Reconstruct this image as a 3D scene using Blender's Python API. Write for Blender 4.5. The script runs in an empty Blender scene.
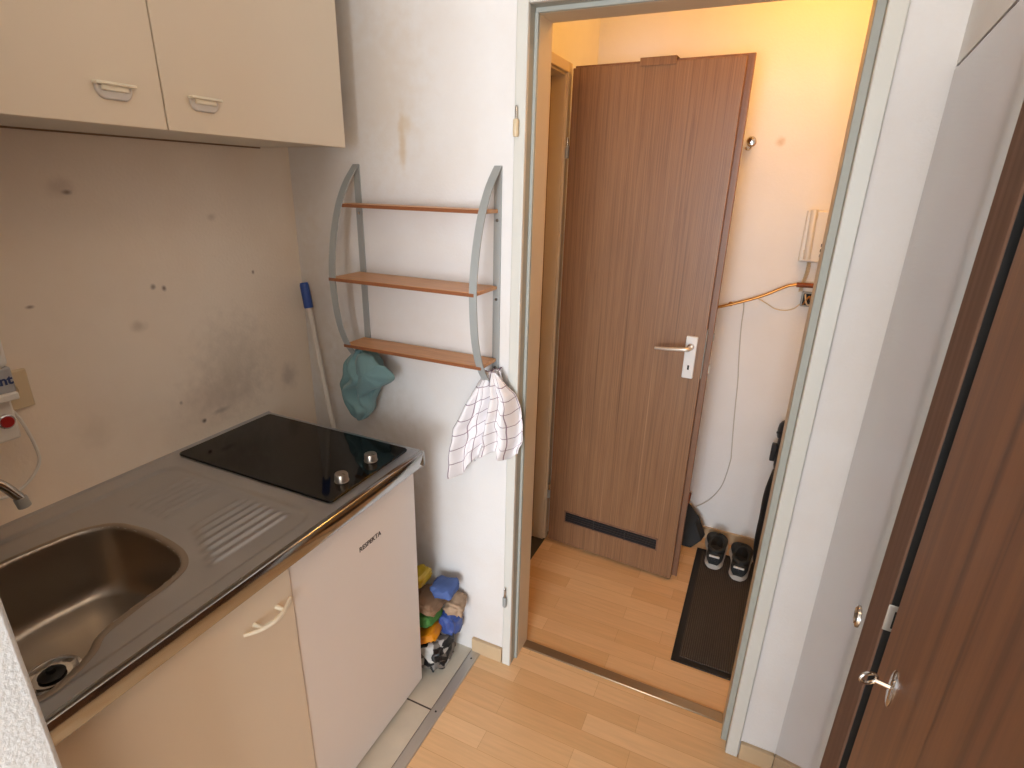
import bpy, bmesh, math, random
from mathutils import Vector, Matrix, noise
PI = math.pi
scn = bpy.context.scene
col = scn.collection
random.seed(4)

# ------------------------------------------------------------------ materials
def new_mat(name):
    m = bpy.data.materials.new(name); m.use_nodes = True
    nt = m.node_tree; b = nt.nodes['Principled BSDF']
    return m, nt, b
def N(nt, t, **kw):
    n = nt.nodes.new(t)
    for k, v in kw.items():
        if k in n.inputs.keys(): n.inputs[k].default_value = v
        else: setattr(n, k, v)
    return n
def rgb(c):
    f = lambda v: v/12.92 if v <= .04045 else ((v+.055)/1.055)**2.4
    return tuple(f(v/255) for v in c) + (1,)
def plain(name, c, rough=.5, metal=0, bump=0, bscale=200, spec=.5, vary=0, vscale=6, coat=0, sheen=0):
    m, nt, b = new_mat(name)
    b.inputs['Base Color'].default_value = rgb(c)
    b.inputs['Roughness'].default_value = rough
    b.inputs['Metallic'].default_value = metal
    b.inputs['Specular IOR Level'].default_value = spec
    b.inputs['Coat Weight'].default_value = coat
    b.inputs['Sheen Weight'].default_value = sheen
    tc = N(nt, 'ShaderNodeTexCoord')
    nz = N(nt, 'ShaderNodeTexNoise', Scale=vscale, Detail=5.0)
    nt.links.new(tc.outputs['Object'], nz.inputs['Vector'])
    if vary:
        mx = N(nt, 'ShaderNodeMix', data_type='RGBA')
        d = tuple(max(0, v*(1-vary)) for v in rgb(c)[:3]) + (1,)
        mx.inputs[6].default_value = rgb(c); mx.inputs[7].default_value = d
        nt.links.new(nz.outputs['Fac'], mx.inputs[0]); nt.links.new(mx.outputs[2], b.inputs['Base Color'])
    if bump:
        n2 = N(nt, 'ShaderNodeTexNoise', Scale=bscale, Detail=3.0)
        nt.links.new(tc.outputs['Object'], n2.inputs['Vector'])
        bp = N(nt, 'ShaderNodeBump', Strength=bump, Distance=.002)
        nt.links.new(n2.outputs['Fac'], bp.inputs['Height']); nt.links.new(bp.outputs[0], b.inputs['Normal'])
    return m

def spots(nt, tc, base_out, lst):
    """dirt marks, tone zones and one painted shade zone, each with a shape: (centre, radius, colour, strength)"""
    out = base_out
    wob = N(nt, 'ShaderNodeTexNoise', Scale=32.0, Detail=5.0)
    nt.links.new(tc.outputs['Object'], wob.inputs['Vector'])
    for c, r, colr, s in lst:
        sub = N(nt, 'ShaderNodeVectorMath', operation='SUBTRACT'); sub.inputs[1].default_value = c
        nt.links.new(tc.outputs['Object'], sub.inputs[0])
        sc = N(nt, 'ShaderNodeVectorMath', operation='DIVIDE'); sc.inputs[1].default_value = r
        nt.links.new(sub.outputs[0], sc.inputs[0])
        ln = N(nt, 'ShaderNodeVectorMath', operation='LENGTH'); nt.links.new(sc.outputs[0], ln.inputs[0])
        ad = N(nt, 'ShaderNodeMath', operation='ADD'); nt.links.new(ln.outputs['Value'], ad.inputs[0])
        nt.links.new(wob.outputs['Fac'], ad.inputs[1])
        mr = N(nt, 'ShaderNodeMapRange', interpolation_type='SMOOTHSTEP')
        mr.inputs['From Min'].default_value = 1.5; mr.inputs['From Max'].default_value = .55
        mr.inputs['To Min'].default_value = 0; mr.inputs['To Max'].default_value = s
        nt.links.new(ad.outputs[0], mr.inputs['Value'])
        mx = N(nt, 'ShaderNodeMix', data_type='RGBA'); mx.inputs[7].default_value = rgb(colr)
        nt.links.new(mr.outputs[0], mx.inputs[0]); nt.links.new(out, mx.inputs[6]); out = mx.outputs[2]
    return out
def wall_mat(name, c, c2, lst=(), bump=.25, bscale=130, bdist=.003):
    m, nt, b = new_mat(name)
    tc = N(nt, 'ShaderNodeTexCoord')
    nz = N(nt, 'ShaderNodeTexNoise', Scale=2.2, Detail=6.0, Roughness=.6)
    nt.links.new(tc.outputs['Object'], nz.inputs['Vector'])
    cr = N(nt, 'ShaderNodeValToRGB')
    cr.color_ramp.elements[0].position = .42; cr.color_ramp.elements[1].position = .75
    cr.color_ramp.elements[0].color = rgb(c); cr.color_ramp.elements[1].color = rgb(c2)
    nt.links.new(nz.outputs['Fac'], cr.inputs[0])
    nt.links.new(spots(nt, tc, cr.outputs[0], lst), b.inputs['Base Color'])
    b.inputs['Roughness'].default_value = .75
    b.inputs['Specular IOR Level'].default_value = .25
    n2 = N(nt, 'ShaderNodeTexNoise', Scale=bscale, Detail=3.0)
    nt.links.new(tc.outputs['Object'], n2.inputs['Vector'])
    bp = N(nt, 'ShaderNodeBump', Strength=bump, Distance=bdist)
    nt.links.new(n2.outputs['Fac'], bp.inputs['Height']); nt.links.new(bp.outputs[0], b.inputs['Normal'])
    return m
def wood(name, stops, scale, rough=.35, spec=.5, coat=0, coat_rough=.1, coat_ior=1.5, rot=(0,0,0), distort=.3, dark=0):
    m, nt, b = new_mat(name)
    tc = N(nt, 'ShaderNodeTexCoord')
    mp = N(nt, 'ShaderNodeMapping'); mp.inputs['Scale'].default_value = scale; mp.inputs['Rotation'].default_value = rot
    nt.links.new(tc.outputs['Object'], mp.inputs['Vector'])
    nz = N(nt, 'ShaderNodeTexNoise', Scale=1.0, Detail=7.0, Roughness=.62, Distortion=distort)
    nt.links.new(mp.outputs[0], nz.inputs['Vector'])
    cr = N(nt, 'ShaderNodeValToRGB'); el = cr.color_ramp.elements
    while len(el) < len(stops): el.new(.5)
    for e, (p, c) in zip(el, stops): e.position = p; e.color = rgb(c)
    nt.links.new(nz.outputs['Fac'], cr.inputs[0]); nt.links.new(cr.outputs[0], b.inputs['Base Color'])
    b.inputs['Roughness'].default_value = rough; b.inputs['Specular IOR Level'].default_value = spec
    b.inputs['Coat Weight'].default_value = coat; b.inputs['Coat Roughness'].default_value = coat_rough; b.inputs['Coat IOR'].default_value = coat_ior
    return m
def laminate(name):
    m, nt, b = new_mat(name)
    tc = N(nt, 'ShaderNodeTexCoord')
    br = N(nt, 'ShaderNodeTexBrick', offset=.37, offset_frequency=2, squash=1.0)
    br.inputs['Scale'].default_value = 1; br.inputs['Mortar Size'].default_value = .0006; br.inputs['Mortar Smooth'].default_value = .3
    br.inputs['Brick Width'].default_value = .42; br.inputs['Row Height'].default_value = .066
    br.inputs['Color1'].default_value = rgb((234,196,150)); br.inputs['Color2'].default_value = rgb((219,174,124)); br.inputs['Mortar'].default_value = rgb((196,148,100))
    nt.links.new(tc.outputs['Object'], br.inputs['Vector'])
    mp = N(nt, 'ShaderNodeMapping'); mp.inputs['Scale'].default_value = (6, 90, 1)
    nt.links.new(tc.outputs['Object'], mp.inputs['Vector'])
    nz = N(nt, 'ShaderNodeTexNoise', Scale=1.0, Detail=5.0, Roughness=.6); nt.links.new(mp.outputs[0], nz.inputs['Vector'])
    mr = N(nt, 'ShaderNodeMapRange'); mr.inputs['From Min'].default_value=.25; mr.inputs['From Max'].default_value=.75; mr.inputs['To Min'].default_value=.9; mr.inputs['To Max'].default_value=1.06
    nt.links.new(nz.outputs['Fac'], mr.inputs['Value'])
    mx = N(nt, 'ShaderNodeVectorMath', operation='SCALE'); nt.links.new(br.outputs['Color'], mx.inputs[0]); nt.links.new(mr.outputs[0], mx.inputs['Scale'])
    nt.links.new(mx.outputs[0], b.inputs['Base Color'])
    b.inputs['Roughness'].default_value = .38
    return m
def tiles(name):
    m, nt, b = new_mat(name)
    tc = N(nt, 'ShaderNodeTexCoord')
    mp = N(nt, 'ShaderNodeMapping'); mp.inputs['Location'].default_value = (.01, .277, 0)
    nt.links.new(tc.outputs['Object'], mp.inputs['Vector'])
    br = N(nt, 'ShaderNodeTexBrick', offset=0.0, squash=1.0)
    br.inputs['Scale'].default_value = 1; br.inputs['Mortar Size'].default_value = .003
    br.inputs['Brick Width'].default_value = .328; br.inputs['Row Height'].default_value = .328
    br.inputs['Color1'].default_value = rgb((222,212,194)); br.inputs['Color2'].default_value = rgb((212,202,184)); br.inputs['Mortar'].default_value = rgb((70,58,50))
    nt.links.new(mp.outputs[0], br.inputs['Vector'])
    nz = N(nt, 'ShaderNodeTexNoise', Scale=9.0, Detail=6.0); nt.links.new(tc.outputs['Object'], nz.inputs['Vector'])
    mx = N(nt, 'ShaderNodeMix', data_type='RGBA', blend_type='MULTIPLY'); mx.inputs[0].default_value = .35
    nt.links.new(br.outputs['Color'], mx.inputs[6]); nt.links.new(nz.outputs['Fac'], mx.inputs[7])
    nt.links.new(mx.outputs[2], b.inputs['Base Color']); b.inputs['Roughness'].default_value = .45
    return m
def steel(name, c=(196,188,178), rough=.28, scale=(4, 220, 4), aniso=0):
    m, nt, b = new_mat(name)
    b.inputs['Base Color'].default_value = rgb(c); b.inputs['Metallic'].default_value = 1
    tc = N(nt, 'ShaderNodeTexCoord'); mp = N(nt, 'ShaderNodeMapping'); mp.inputs['Scale'].default_value = scale
    nt.links.new(tc.outputs['Object'], mp.inputs['Vector'])
    nz = N(nt, 'ShaderNodeTexNoise', Scale=1.0, Detail=4.0); nt.links.new(mp.outputs[0], nz.inputs['Vector'])
    mr = N(nt, 'ShaderNodeMapRange'); mr.inputs['To Min'].default_value = rough*.75; mr.inputs['To Max'].default_value = rough*1.3
    nt.links.new(nz.outputs['Fac'], mr.inputs['Value']); nt.links.new(mr.outputs[0], b.inputs['Roughness'])
    return m
def check_cloth(name):
    m, nt, b = new_mat(name)
    uv = N(nt, 'ShaderNodeUVMap')
    sep = N(nt, 'ShaderNodeSeparateXYZ'); nt.links.new(uv.outputs[0], sep.inputs[0])
    fac = None
    for ax, n, w in (('X', 7.2, .07), ('Y', 7.0, .055)):
        a = N(nt, 'ShaderNodeMath', operation='MULTIPLY'); a.inputs[1].default_value = n; nt.links.new(sep.outputs[ax], a.inputs[0])
        f = N(nt, 'ShaderNodeMath', operation='FRACT'); nt.links.new(a.outputs[0], f.inputs[0])
        l = N(nt, 'ShaderNodeMath', operation='LESS_THAN'); l.inputs[1].default_value = w; nt.links.new(f.outputs[0], l.inputs[0])
        if fac is None: fac = l.outputs[0]
        else:
            mxx = N(nt, 'ShaderNodeMath', operation='MAXIMUM'); nt.links.new(fac, mxx.inputs[0]); nt.links.new(l.outputs[0], mxx.inputs[1]); fac = mxx.outputs[0]
    mx = N(nt, 'ShaderNodeMix', data_type='RGBA'); mx.inputs[6].default_value = rgb((238,234,236)); mx.inputs[7].default_value = rgb((150,128,140))
    nt.links.new(fac, mx.inputs[0]); nt.links.new(mx.outputs[2], b.inputs['Base Color'])
    b.inputs['Roughness'].default_value = .9; b.inputs['Specular IOR Level'].default_value = .1
    return m
def ribbed(name, c1, c2, n):
    m, nt, b = new_mat(name)
    tc = N(nt, 'ShaderNodeTexCoord'); wv = N(nt, 'ShaderNodeTexWave', Scale=n, Distortion=.6, Detail=2.0)
    wv.bands_direction = 'X'
    nt.links.new(tc.outputs['Object'], wv.inputs['Vector'])
    nz = N(nt, 'ShaderNodeTexNoise', Scale=260.0); nt.links.new(tc.outputs['Object'], nz.inputs['Vector'])
    ad = N(nt, 'ShaderNodeMath', operation='MULTIPLY'); nt.links.new(wv.outputs['Fac'], ad.inputs[0]); nt.links.new(nz.outputs['Fac'], ad.inputs[1])
    mx = N(nt, 'ShaderNodeMix', data_type='RGBA'); mx.inputs[6].default_value = rgb(c1); mx.inputs[7].default_value = rgb(c2)
    nt.links.new(ad.outputs[0], mx.inputs[0]); nt.links.new(mx.outputs[2], b.inputs['Base Color'])
    b.inputs['Roughness'].default_value = .95
    bp = N(nt, 'ShaderNodeBump', Strength=.6, Distance=.003); nt.links.new(wv.outputs['Fac'], bp.inputs['Height']); nt.links.new(bp.outputs[0], b.inputs['Normal'])
    return m
def printed(name, cols, scale):
    m, nt, b = new_mat(name)
    tc = N(nt, 'ShaderNodeTexCoord'); vo = N(nt, 'ShaderNodeTexVoronoi', Scale=scale); nt.links.new(tc.outputs['Object'], vo.inputs['Vector'])
    cr = N(nt, 'ShaderNodeValToRGB'); cr.color_ramp.interpolation = 'CONSTANT'; el = cr.color_ramp.elements
    while len(el) < len(cols): el.new(.5)
    for k, (e, c) in enumerate(zip(el, cols)): e.position = k/len(cols); e.color = rgb(c)
    sp = N(nt, 'ShaderNodeSeparateColor'); nt.links.new(vo.outputs['Color'], sp.inputs[0]); nt.links.new(sp.outputs[0], cr.inputs[0])
    nt.links.new(cr.outputs[0], b.inputs['Base Color']); b.inputs['Roughness'].default_value = .35
    return m

grey = (120,104,92); brn = (96,66,48)
M = {}
M['wall_kitchen'] = wall_mat('kitchen wall paint', (241,227,209), (233,216,196), [
    ((0,-.639,1.565), (.1,.014,.008), brn, .8), ((0,-.65,1.575), (.1,.04,.03), (186,164,146), .4), ((0,-.761,1.336), (.1,.012,.006), brn, .7),
    ((0,-.495,1.339), (.1,.010,.010), grey, .7), ((0,-.467,1.332), (.1,.009,.011), brn, .8), ((0,-.189,1.338), (.1,.007,.009), brn, .7),
    ((0,-.423,.943), (.1,.010,.009), (60,40,32), .9), ((0,-.365,.955), (.1,.05,.012), grey, .5), ((0,-.481,1.019), (.1,.008,.009), grey, .6),
    ((0,-.36,1.0), (.1,.20,.10), (190,168,152), .35), ((0,-.70,1.02), (.1,.06,.06), (192,172,150), .22), ((0,-.30,1.08), (.1,.18,.2), (186,170,152), .4),
    ((0,-.55,1.25), (.1,.03,.02), (170,148,126), .4), ((0,-.30,1.50), (.1,.02,.015), (160,138,118), .3), ((0,-.10,.98), (.1,.05,.06), (160,140,128), .4)])
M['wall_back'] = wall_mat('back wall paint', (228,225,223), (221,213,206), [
    ((.35,0,1.85), (.22,.1,.35), (214,198,180), .5),  # dimmer, warmer light on the upper left wall painted in as tan
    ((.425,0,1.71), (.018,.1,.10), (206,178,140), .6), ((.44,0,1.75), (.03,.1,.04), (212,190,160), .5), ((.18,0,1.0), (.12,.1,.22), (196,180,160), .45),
    ((.33,0,.62), (.18,.1,.5), (196,182,164), .5), ((.05,0,1.2), (.1,.1,.5), (204,190,172), .5)])  # broader tan zones towards the left, low down and along the corner
M['wall_plain'] = wall_mat('plain wall paint', (230,228,226), (222,218,214))
M['wall_rough'] = wall_mat('coarse plaster paint', (226,230,232), (206,210,212), bump=.35, bscale=170, bdist=.003)
M['wall_hall'] = wall_mat('hall wall paint', (238,237,236), (232,230,228), [((1.365,1.111,1.778), (.026,.1,.026), (200,164,120), .55)])
M['ceiling'] = plain('ceiling paint', (234,232,228), .9)
M['laminate'] = laminate('beech laminate')
M['tiles'] = tiles('beige floor tiles')
M['stone'] = plain('dark grey stone floor', (84,80,76), .6, vary=.4)
M['skirting'] = plain('light wood skirting', (206,178,142), .5, vary=.15, vscale=12)
M['frame'] = plain('off-white frame enamel', (216,214,206), .35, vary=.08, vscale=10)
M['seal'] = plain('grey green door rebate paint', (168,169,160), .5, vary=.12, vscale=30)
M['frame_hall'] = plain('cream frame enamel', (214,196,168), .4, vary=.1)
M['alu'] = plain('brushed aluminium strip', (188,184,178), .4, metal=.6, bump=.1)
M['brass_strip'] = plain('worn brass strip', (168,148,122), .3, metal=.8)
M['cabinet'] = plain('cream cabinet laminate', (224,208,186), .42, vary=.05, vscale=3)
M['cab_side'] = plain('white carcass board', (214,206,192), .6, vary=.08)
M['cream_handle'] = plain('cream plastic handle', (238,228,206), .3)
M['handle_grey'] = plain('pale grey handle plastic', (206,198,190), .4)
M['fridge'] = plain('white enamel', (232,224,218), .36, vary=.06, vscale=4)
M['steel'] = steel('brushed stainless steel', (198,200,204), rough=.34)
M['steel_basin'] = steel('satin stainless basin', (176,166,154), rough=.33, scale=(90,90,90))
M['polished'] = steel('polished stainless edge', (168,166,164), rough=.12, scale=(3,3,60))
M['chrome'] = plain('chrome', (200,196,192), .12, metal=1)
M['knob'] = plain('satin metal knob', (176,164,152), .3, metal=.9)
M['glass_black'] = plain('black ceramic glass', (7,7,7), .05, spec=.4)
M['black'] = plain('black void shade', (8,8,9), .7)  # black colour stands in for unlit gaps, holes and wardrobe interior
M['dark_plastic'] = plain('dark grey plastic', (32,32,32), .7, vary=.2)
M['black_fabric'] = plain('black nylon', (22,23,27), .6, bump=.3, bscale=90)
M['black_gloss'] = plain('black plastic', (34,36,42), .3)
M['grey_metal'] = plain('grey lacquered metal', (164,166,164), .45, metal=.15, vary=.08)
M['shelf'] = wood('cherry shelf board', [(.3,(192,132,78)), (.7,(218,160,100))], (8,70,70), rough=.35)
M['shelf_edge'] = plain('dark shelf edge', (140,84,50), .4)
M['door'] = wood('walnut zebrano veneer', [(.26,(88,63,44)), (.40,(128,93,66)), (.46,(144,106,75)), (.5,(118,84,60)), (.55,(148,110,78)), (.6,(126,91,65)), (.75,(172,132,98))], (64,64,.45), rough=.36, distort=.1)
M['door_edge'] = wood('walnut door edge', [(.3,(106,74,56)), (.7,(140,102,78))], (40,40,.6), rough=.4)
M['ward'] = wood('brown wardrobe veneer', [(.28,(52,28,16)), (.45,(86,50,28)), (.6,(100,60,34)), (.75,(74,42,24))], (36,36,.8), rough=.45, coat=1, coat_rough=.07, coat_ior=1.6, distort=.5)
M['ward_door'] = wood('brown wardrobe door veneer', [(.28,(62,36,19)), (.45,(102,62,34)), (.6,(120,76,43)), (.75,(88,53,29))], (36,36,.8), rough=.5, coat=.15, coat_rough=.3, distort=.5)
M['ward_stile'] = wood('brown wardrobe stile', [(.3,(88,64,52)), (.7,(120,90,74))], (40,40,.8), rough=.75, spec=.2)
M['satin'] = plain('satin aluminium', (216,210,202), .35, metal=.6)
M['vent_dark'] = plain('dark brown vent plastic', (38,30,29), .55)
M['white_metal'] = plain('white lacquered plate', (226,226,226), .3)
M['white_plastic'] = plain('white plastic', (228,224,216), .35)
M['ivory'] = plain('ivory plastic', (214,194,160), .4)
M['grey_plastic'] = plain('light grey plastic', (170,170,172), .4)
M['red'] = plain('red plastic', (160,32,28), .3)
M['blue_ink'] = plain('dark blue ink', (40,58,104), .5)
M['black_ink'] = plain('dark ink', (58,50,46), .5)
M['copper'] = plain('brass coloured pipe', (190,136,74), .3, metal=.9)
M['copper_dark'] = plain('rusty brown fitting', (132,72,42), .5, metal=.4)
M['wire'] = plain('grey white wire', (196,190,180), .6)
M['teal'] = plain('teal cotton', (120,150,150), .92, bump=.4, bscale=320, spec=.1, sheen=.2, vary=.2, vscale=10)
M['check'] = check_cloth('white checked cotton')
M['blue_plastic'] = plain('blue plastic', (40,74,150), .35)
M['stick'] = plain('white broom stick paint', (214,206,196), .4)
M['mat'] = ribbed('ribbed charcoal carpet', (54,48,44), (104,94,84), 42)
M['rubber'] = plain('black rubber', (20,20,21), .6)
M['shoe'] = plain('dark grey mesh fabric', (44,46,46), .8, bump=.4, bscale=260)
M['shoe_in'] = plain('black lining', (12,12,13), .9)
M['sole'] = plain('pale grey rubber sole', (196,190,182), .6)
M['reflect'] = plain('silver reflective tab', (214,216,218), .3)
M['bag_yellow'] = plain('yellow packaging film', (206,172,40), .35, vary=.3, vscale=40)
M['bag_blue'] = plain('blue cloth', (84,108,168), .75, vary=.25, vscale=30)
M['bag_brown'] = plain('brown paper', (150,116,88), .75, vary=.3, vscale=40)
M['bag_tan'] = plain('crumpled tan paper bag', (186,156,128), .7, vary=.25, vscale=50)
M['bag_green'] = plain('green sponge cloth', (76,132,60), .8, vary=.25, vscale=50)
M['bag_orange'] = plain('orange packet', (232,146,20), .45, vary=.2, vscale=40)
M['bag_bw'] = printed('black and white printed film', [(24,24,26),(200,196,190),(36,34,34),(120,112,104)], 42)
M['bag_navy'] = plain('blue plastic bag', (66,92,164), .35, vary=.3, vscale=30)
M['window'] = plain('white window frame', (232,232,230), .4)

# ------------------------------------------------------------------ mesh helpers
class MB:
    def __init__(s): s.bm = bmesh.new()
    def poly(s, pts, faces):
        vs = [s.bm.verts.new(p) for p in pts]
        for f in faces:
            try: s.bm.faces.new([vs[i] for i in f])
            except ValueError: pass
        return vs
    def box(s, x0, x1, y0, y1, z0, z1, X=None):
        p = [(x, y, z) for z in (z0, z1) for y in (y0, y1) for x in (x0, x1)]
        if X: p = [X(*q) for q in p]
        s.poly(p, [(0,2,3,1),(4,5,7,6),(0,1,5,4),(2,6,7,3),(0,4,6,2),(1,3,7,5)]); return s
    def tube(s, pts, r, n=12, cap=True, flat=None):
        pts = [Vector(p) for p in pts]; R = r if isinstance(r, (list, tuple)) else [r]*len(pts)
        t0 = (pts[1]-pts[0]).normalized(); up = Vector((0,0,1)) if abs(t0.z) < .9 else Vector((1,0,0))
        a = t0.cross(up).normalized(); rings = []
        for i, p in enumerate(pts):
            t = (pts[min(i+1,len(pts)-1)]-pts[max(i-1,0)]).normalized()
            a = (a - t*a.dot(t)).normalized(); b = t.cross(a)
            rings.append([s.bm.verts.new(p + (a*math.cos(2*PI*k/n) + b*math.sin(2*PI*k/n)*(flat or 1))*R[i]) for k in range(n)])
        for A, B in zip(rings, rings[1:]):
            for k in range(n): s.bm.faces.new((A[k], A[(k+1)%n], B[(k+1)%n], B[k]))
        if cap: s.bm.faces.new(rings[0][::-1]); s.bm.faces.new(rings[-1])
        return s
    def rings(s, rs, cap0=True, cap1=True, closed=True):
        V = [[s.bm.verts.new(p) for p in r] for r in rs]; n = len(V[0])
        for A, B in zip(V, V[1:]):
            for k in range(n if closed else n-1): s.bm.faces.new((A[k], A[(k+1)%n], B[(k+1)%n], B[k]))
        if cap0 and closed: s.bm.faces.new(V[0][::-1])
        if cap1 and closed: s.bm.faces.new(V[-1])
        return s
    def lathe(s, prof, o=(0,0,0), ax=(0,0,1), n=24):
        ax = Vector(ax).normalized(); u = ax.orthogonal().normalized(); w = ax.cross(u); o = Vector(o)
        return s.rings([[o + ax*h + (u*math.cos(2*PI*k/n) + w*math.sin(2*PI*k/n))*max(r, 1e-5) for k in range(n)] for r, h in prof])
    def prism(s, poly, f0, f1):
        return s.rings([[f0(*p) for p in poly], [f1(*p) for p in poly]])
    def grid(s, nu, nv, f, uv=False):
        V = [[s.bm.verts.new(f(i/nu, j/nv)) for i in range(nu+1)] for j in range(nv+1)]
        L = s.bm.loops.layers.uv.verify() if uv else None
        for j in range(nv):
            for i in range(nu):
                fc = s.bm.faces.new((V[j][i], V[j][i+1], V[j+1][i+1], V[j+1][i]))
                if uv:
                    for lp, (a, b) in zip(fc.loops, ((i,j),(i+1,j),(i+1,j+1),(i,j+1))): lp[L].uv = (a/nu, b/nv)
        return V
    def build(s, name, mat, parent=None, bevel=0, seg=2, smooth=True, sub=0, solid=0, normals=True, angle=40):
        if normals: bmesh.ops.recalc_face_normals(s.bm, faces=s.bm.faces)
        me = bpy.data.meshes.new(name); s.bm.to_mesh(me); s.bm.free()
        me.materials.append(M[mat])
        if smooth:
            for p in me.polygons: p.use_smooth = True
            me.set_sharp_from_angle(angle=math.radians(angle))
        o = bpy.data.objects.new(name, me); col.objects.link(o)
        if solid: md = o.modifiers.new('solid', 'SOLIDIFY'); md.thickness = solid; md.offset = 0
        if bevel:
            md = o.modifiers.new('bevel', 'BEVEL'); md.width = bevel; md.segments = seg; md.limit_method = 'ANGLE'; md.angle_limit = math.radians(35)
        if sub: md = o.modifiers.new('sub', 'SUBSURF'); md.levels = sub; md.render_levels = sub
        if parent: adopt(o, parent)
        return o
def adopt(o, parent):
    o.parent = parent
    pm = Matrix.Identity(4); q = parent
    chain = []
    while q: chain.append(q); q = q.parent
    for q in reversed(chain): pm = pm @ q.matrix_parent_inverse @ q.matrix_basis
    o.matrix_parent_inverse = pm.inverted()
def tag(o, label=None, cat=None, group=None, kind=None):
    for k, v in (('label',label),('category',cat),('group',group),('kind',kind)):
        if v: o[k] = v
    return o
def thing(name, loc, label, cat, group=None):
    o = bpy.data.objects.new(name, None); col.objects.link(o); o.location = loc; o.empty_display_size = .05
    return tag(o, label, cat, group)
def struct(name, mb, mat, parent=None, **kw):
    o = mb.build(name, mat, parent, **kw)
    if not parent: o['kind'] = 'structure'
    return o
def text(name, body, size, mat, parent, mw, bold=0, align='CENTER', space=1):
    c = bpy.data.curves.new(name, 'FONT'); c.body = body; c.size = size; c.extrude = .0004; c.offset = bold; c.align_x = align; c.align_y = 'CENTER'; c.space_character = space
    t = bpy.data.objects.new(name + '_outline', c); col.objects.link(t); bpy.context.view_layer.update()
    me = bpy.data.meshes.new_from_object(t.evaluated_get(bpy.context.evaluated_depsgraph_get())); me.name = name; bpy.data.objects.remove(t)
    me.materials.clear(); me.materials.append(M[mat]); o = bpy.data.objects.new(name, me); col.objects.link(o); adopt(o, parent); o.matrix_basis = mw
    return o
def spline(P, n=8, closed=False):
    P = [Vector(p) for p in P]; out = []; m = len(P)
    for i in range(m if closed else m-1):
        g = (lambda k: P[k % m]) if closed else (lambda k: P[min(max(k,0),m-1)])
        a, b, c, d = g(i-1), g(i), g(i+1), g(i+2)
        for k in range(n):
            t = k/n
            out.append(.5*((2*b)+(c-a)*t+(2*a-5*b+4*c-d)*t*t+(3*b-a-3*c+d)*t**3))
    if not closed: out.append(P[-1])
    return out
def interp(tab, z):
    if z <= tab[0][0]: return tab[0][1]
    for (a, va), (b, vb) in zip(tab, tab[1:]):
        if z <= b: t = (z-a)/(b-a); t = t*t*(3-2*t) if False else t; return va+(vb-va)*t
    return tab[-1][1]

# ------------------------------------------------------------------ dimensions
WT = .115                      # thickness of the wall with the doorway
HB = 1.111                     # hall rear wall
HL = .6235                     # hall left wall
NY, NX = -1.165, .70           # plaster wall closing the kitchen niche
CZ = 2.5

# ------------------------------------------------------------------ setting
struct('floor', MB().box(.645, 3.5, -4.9, .10, -.10, 0), 'laminate')
struct('floor_hall', MB().box(.636, 2.0, .10, 1.2, -.10, 0), 'laminate')
struct('floor_tiled', MB().box(-.1, .645, -1.3, .05, -.10, -.001), 'tiles')
struct('floor_bathroom', MB().box(.30, .636, .10, 1.2, -.10, -.006), 'stone')
struct('ceiling', MB().box(-.2, 3.6, -5, 1.3, CZ, CZ+.1), 'ceiling')
struct('wall_left', MB().box(-.1, 0, -1.3, WT, -.1, CZ), 'wall_kitchen')
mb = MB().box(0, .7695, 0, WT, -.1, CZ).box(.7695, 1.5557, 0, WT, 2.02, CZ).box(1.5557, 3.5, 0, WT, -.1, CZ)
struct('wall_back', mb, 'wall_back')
struct('wall_near', MB().box(-.1, NX, -4.9, NY, -.1, CZ), 'wall_rough', bevel=.006)
struct('wall_hall_back', MB().box(.4, 2.1, HB, HB+.1, -.1, CZ), 'wall_hall')
mb = MB().box(.50, HL, WT, .155, -.1, CZ).box(.50, HL, .155, .774, 2.01, CZ).box(.50, HL, .774, HB, -.1, CZ)
struct('wall_hall_left', mb, 'wall_hall')
struct('wall_light_block', MB().box(.20, .30, .05, 1.25, -.1, CZ), 'wall_plain')  # unseen wall added to keep sky light off the bathroom frame
struct('wall_hall_right', MB().box(1.98, 2.08, WT, HB, -.1, CZ), 'wall_hall')
mb = MB().box(.70, .72, -4.95, -4.8, 0, CZ).box(2.52, 3.5, -4.95, -4.8, 0, CZ).box(.72, 2.52, -4.95, -4.8, 0, .30).box(.72, 2.52, -4.95, -4.8, 2.1, CZ)
struct('wall_rear', mb, 'wall_plain')
struct('wall_far_right', MB().box(3.4, 3.5, -4.9, -1.7, -.1, CZ), 'wall_plain')
mb = MB()
for a in (.72, 1.59, 2.46): mb.box(a, a+.06, -4.9, -4.84, .30, 2.1)
mb.box(.72, 2.52, -4.9, -4.84, .30, .36).box(.72, 2.52, -4.9, -4.84, 2.04, 2.1)
struct('window_1', mb, 'window')

# tilted right hand side: wardrobe front turned slightly about the room corner
TH = math.radians(4.5); ct, st = math.cos(TH), math.sin(TH)
def W(s, d, z): return (1.65 - s*st - d*ct, -s*ct + d*st, z)     # s along the front, d out into the room
def wbox(mb, s0, s1, d0, d1, z0, z1): return mb.box(s0, s1, d0, d1, z0, z1, X=W)
struct('wall_right', wbox(MB(), -.01, 1.62, -.55, -.001, 1.826, CZ), 'wall_plain')
struct('wall_right_return', MB().box(1.60, 3.5, -1.72, -1.62, -.1, CZ), 'wall_plain')

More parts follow.
